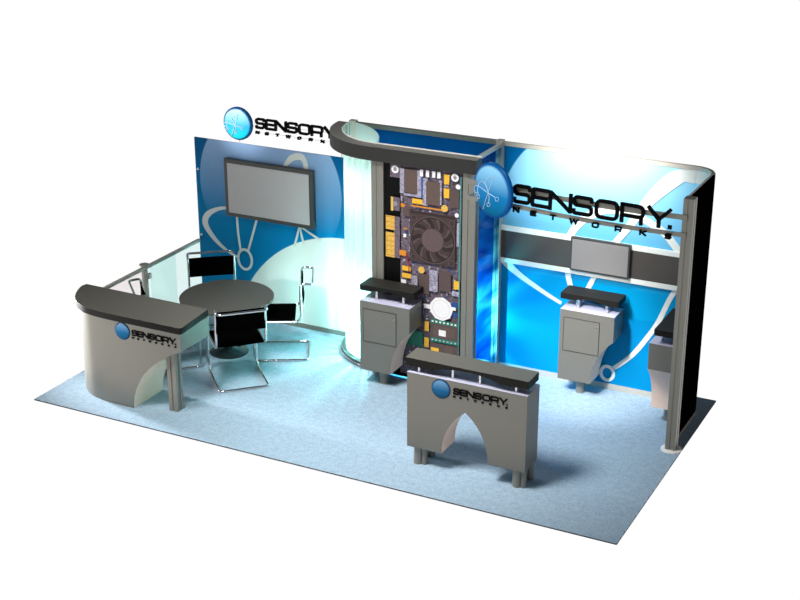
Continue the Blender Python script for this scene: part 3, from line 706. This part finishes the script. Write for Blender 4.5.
def make_chair(label, loc, rz):
    t = thing('cantilever_chair', label, 'chair', loc, rz, 'black cantilever chairs round the table')
    h = .253
    def side(s):   # from the rear top rail down to the floor crossbar
        return [(s * h, .345, .866), (s * h, .218, .878), (s * h, .215, .70), (s * h, .222, .52), (s * h, .19, .45), (s * h, -.27, .45), (s * h, -.285, .40), (s * h, -.285, .08), (s * h, -.265, .0138), (s * h, .29, .0138)]
    pts = side(1) + side(-1)[::-1]
    mb = MB(); mb.tube(rounded(pts, .045, 5, True), .0132, 10, True); mb.build('frame', M['chrome'], t)
    def sling(name, prof, th):
        mb = MB(); n = 8
        q = smooth_pts(prof, 5)
        rows = []
        for i in range(n + 1):
            x = -h + 2 * h * i / n; sag = .012 * (1 - (x / h) ** 2)
            rows.append([(x, y, z, sag) for y, z in q])
        for face in (0, 1):
            g = [[mb.bm.verts.new((x, y + (sg if name == 'backrest' else 0) + (th if face and name == 'backrest' else 0), z - (sg if name == 'seat' else 0) - (th if face and name == 'seat' else 0))) for x, y, z, sg in r] for r in rows]
            for a, b in zip(g, g[1:]):
                for i in range(len(a) - 1):
                    f = mb.bm.faces.new((a[i], b[i], b[i + 1], a[i + 1])); f.smooth = True
            if face == 0: g0 = g
        m = len(q) - 1
        for a in range(n):
            for i in (0, m): mb.bm.faces.new((g0[a][i], g0[a + 1][i], g[a + 1][i], g[a][i]))
        for i in range(m):
            for a in (0, n): mb.bm.faces.new((g0[a][i], g0[a][i + 1], g[a][i + 1], g[a][i]))
        return mb.build(name, M['black'], t)
    sling('seat', [(-.275, .462), (-.10, .46), (.15, .46)], .016)
    sling('backrest', [(.222, .63), (.212, .74), (.216, .85)], .014)
    return t
def axis(bx, by): return math.atan2(-bx, by)   # rotation that sends local +y to (bx, by)
def place(rear_mid, back, sc=1.0):
    n = math.hypot(*back); b = (back[0] / n, back[1] / n); d = .29 * sc
    return (rear_mid[0] - b[0] * d, rear_mid[1] - b[1] * d, 0), axis(*b)
l, r = place((1.765, 1.13), (.70, -.71)); ch = make_chair('black cantilever chair nearest the viewer with its back turned', l, r)
l, r = place((.545, 2.40), (-.62, .78)); dup(ch, 'black cantilever chair behind the table against the blue wall', l, r)
l, r = place((.473, 1.168), (-.70, -.70)); dup(ch, 'black cantilever chair mostly hidden behind the reception counter', l, r)
l, r = place((1.86, 2.275), (.874, .486), 1.0); dup(ch, 'black cantilever chair seen sideways beside the frosted column', l, r)

# ------------------------------------------------------------------ lights
def area(name, loc, target, size, power, col=(1, 1, 1), spread=PI):
    d = bpy.data.lights.new(name, 'AREA'); d.shape = 'DISK'; d.size = size; d.energy = power; d.color = col; d.spread = spread
    o = bpy.data.objects.new(name, d); C.objects.link(o); o.location = loc
    o.rotation_euler = (Vector(target) - Vector(loc)).to_track_quat('-Z', 'Y').to_euler(); return o
def spot(name, loc, target, power, angle, blend=.6, radius=.1, col=(1, 1, 1)):
    d = bpy.data.lights.new(name, 'SPOT'); d.energy = power; d.spot_size = math.radians(angle); d.spot_blend = blend; d.shadow_soft_size = radius; d.color = col
    o = bpy.data.objects.new(name, d); C.objects.link(o); o.location = loc
    o.rotation_euler = (Vector(target) - Vector(loc)).to_track_quat('-Z', 'Y').to_euler(); return o
spot('key_light', (2.6, -2.2, 7.0), (3.5, 1.2, 0), 3900, 52, 1.0, 1.2, (1, .985, .96))
spot('wall_washer', (4.85, 1.75, 3.2), (4.85, 2.82, 2.35), 400, 78, 1.0, .08, (1, .96, .9))
spot('counter_fill', (-2.4, -3.2, 1.9), (.42, .4, .6), 1300, 24, 1.0, .15, (1, .98, .94))  # added low spot, out of view, that brightens the reception counter
spot('edge_fill', (-2.6, 1.05, .75), (.3, .45, .55), 3600, 28, .8, .3)  # added unseen spot to put a highlight on the counter's rounded end
spot('kiosk_light', (4.4, -.6, 3.4), (4.92, 2.6, .45), 1500, 26, 1.0, .2)
spot('sign_fill', (-.2, .4, 3.6), (.7, 2.8, 2.28), 420, 15, 1.0, .1)  # added narrow spot that lifts the dim globe of the left sign
def lamp(name, loc, power, col, r=.05):
    d = bpy.data.lights.new(name, 'POINT'); d.energy = power; d.color = col; d.shadow_soft_size = r
    o = bpy.data.objects.new(name, d); C.objects.link(o); o.location = loc
lamp('column_lamp', (2.42, 2.50, 1.9), 9, (.92, 1.0, .97), .08)
lamp('column_floor_lamp', (2.42, 2.50, .42), 120, (.45, .95, 1.0), .015)
lamp('tower_lamp', (3.50, 2.52, .55), 95, (.12, .85, 1.0), .015)

# white studio surround: bright sweep below the horizon, dimmer room above it
w = bpy.data.worlds.new('white_studio'); bpy.context.scene.world = w; w.use_nodes = True
N = w.node_tree.nodes; L = w.node_tree.links; bg = N['Background']
tc = N.new('ShaderNodeTexCoord'); sp = N.new('ShaderNodeSeparateXYZ'); L.new(tc.outputs['Generated'], sp.inputs[0])
r = N.new('ShaderNodeValToRGB'); r.color_ramp.elements[0].position = .49; r.color_ramp.elements[1].position = .60
r.color_ramp.elements[0].color = (1, 1, 1, 1); r.color_ramp.elements[1].color = (.10, .10, .105, 1)
mr = N.new('ShaderNodeMapRange'); mr.inputs['From Min'].default_value = -1; mr.inputs['From Max'].default_value = 1
L.new(sp.outputs['Z'], mr.inputs['Value']); L.new(mr.outputs[0], r.inputs[0]); L.new(r.outputs[0], bg.inputs['Color']); bg.inputs['Strength'].default_value = 1.02

# ------------------------------------------------------------------ camera
cam = bpy.data.cameras.new('camera'); co = bpy.data.objects.new('camera', cam); C.objects.link(co)
co.location = (9.09443, -9.85828, 6.14983); co.rotation_euler = (1.195447, 0, .468762)
cam.sensor_width = 36; cam.lens = 1425.757 * 36 / 800; cam.clip_end = 200
sc = bpy.context.scene; sc.camera = co
vs = sc.view_settings; vs.view_transform = 'Standard'; vs.look = 'None'; vs.exposure = 0; vs.gamma = 1; vs.use_curve_mapping = False
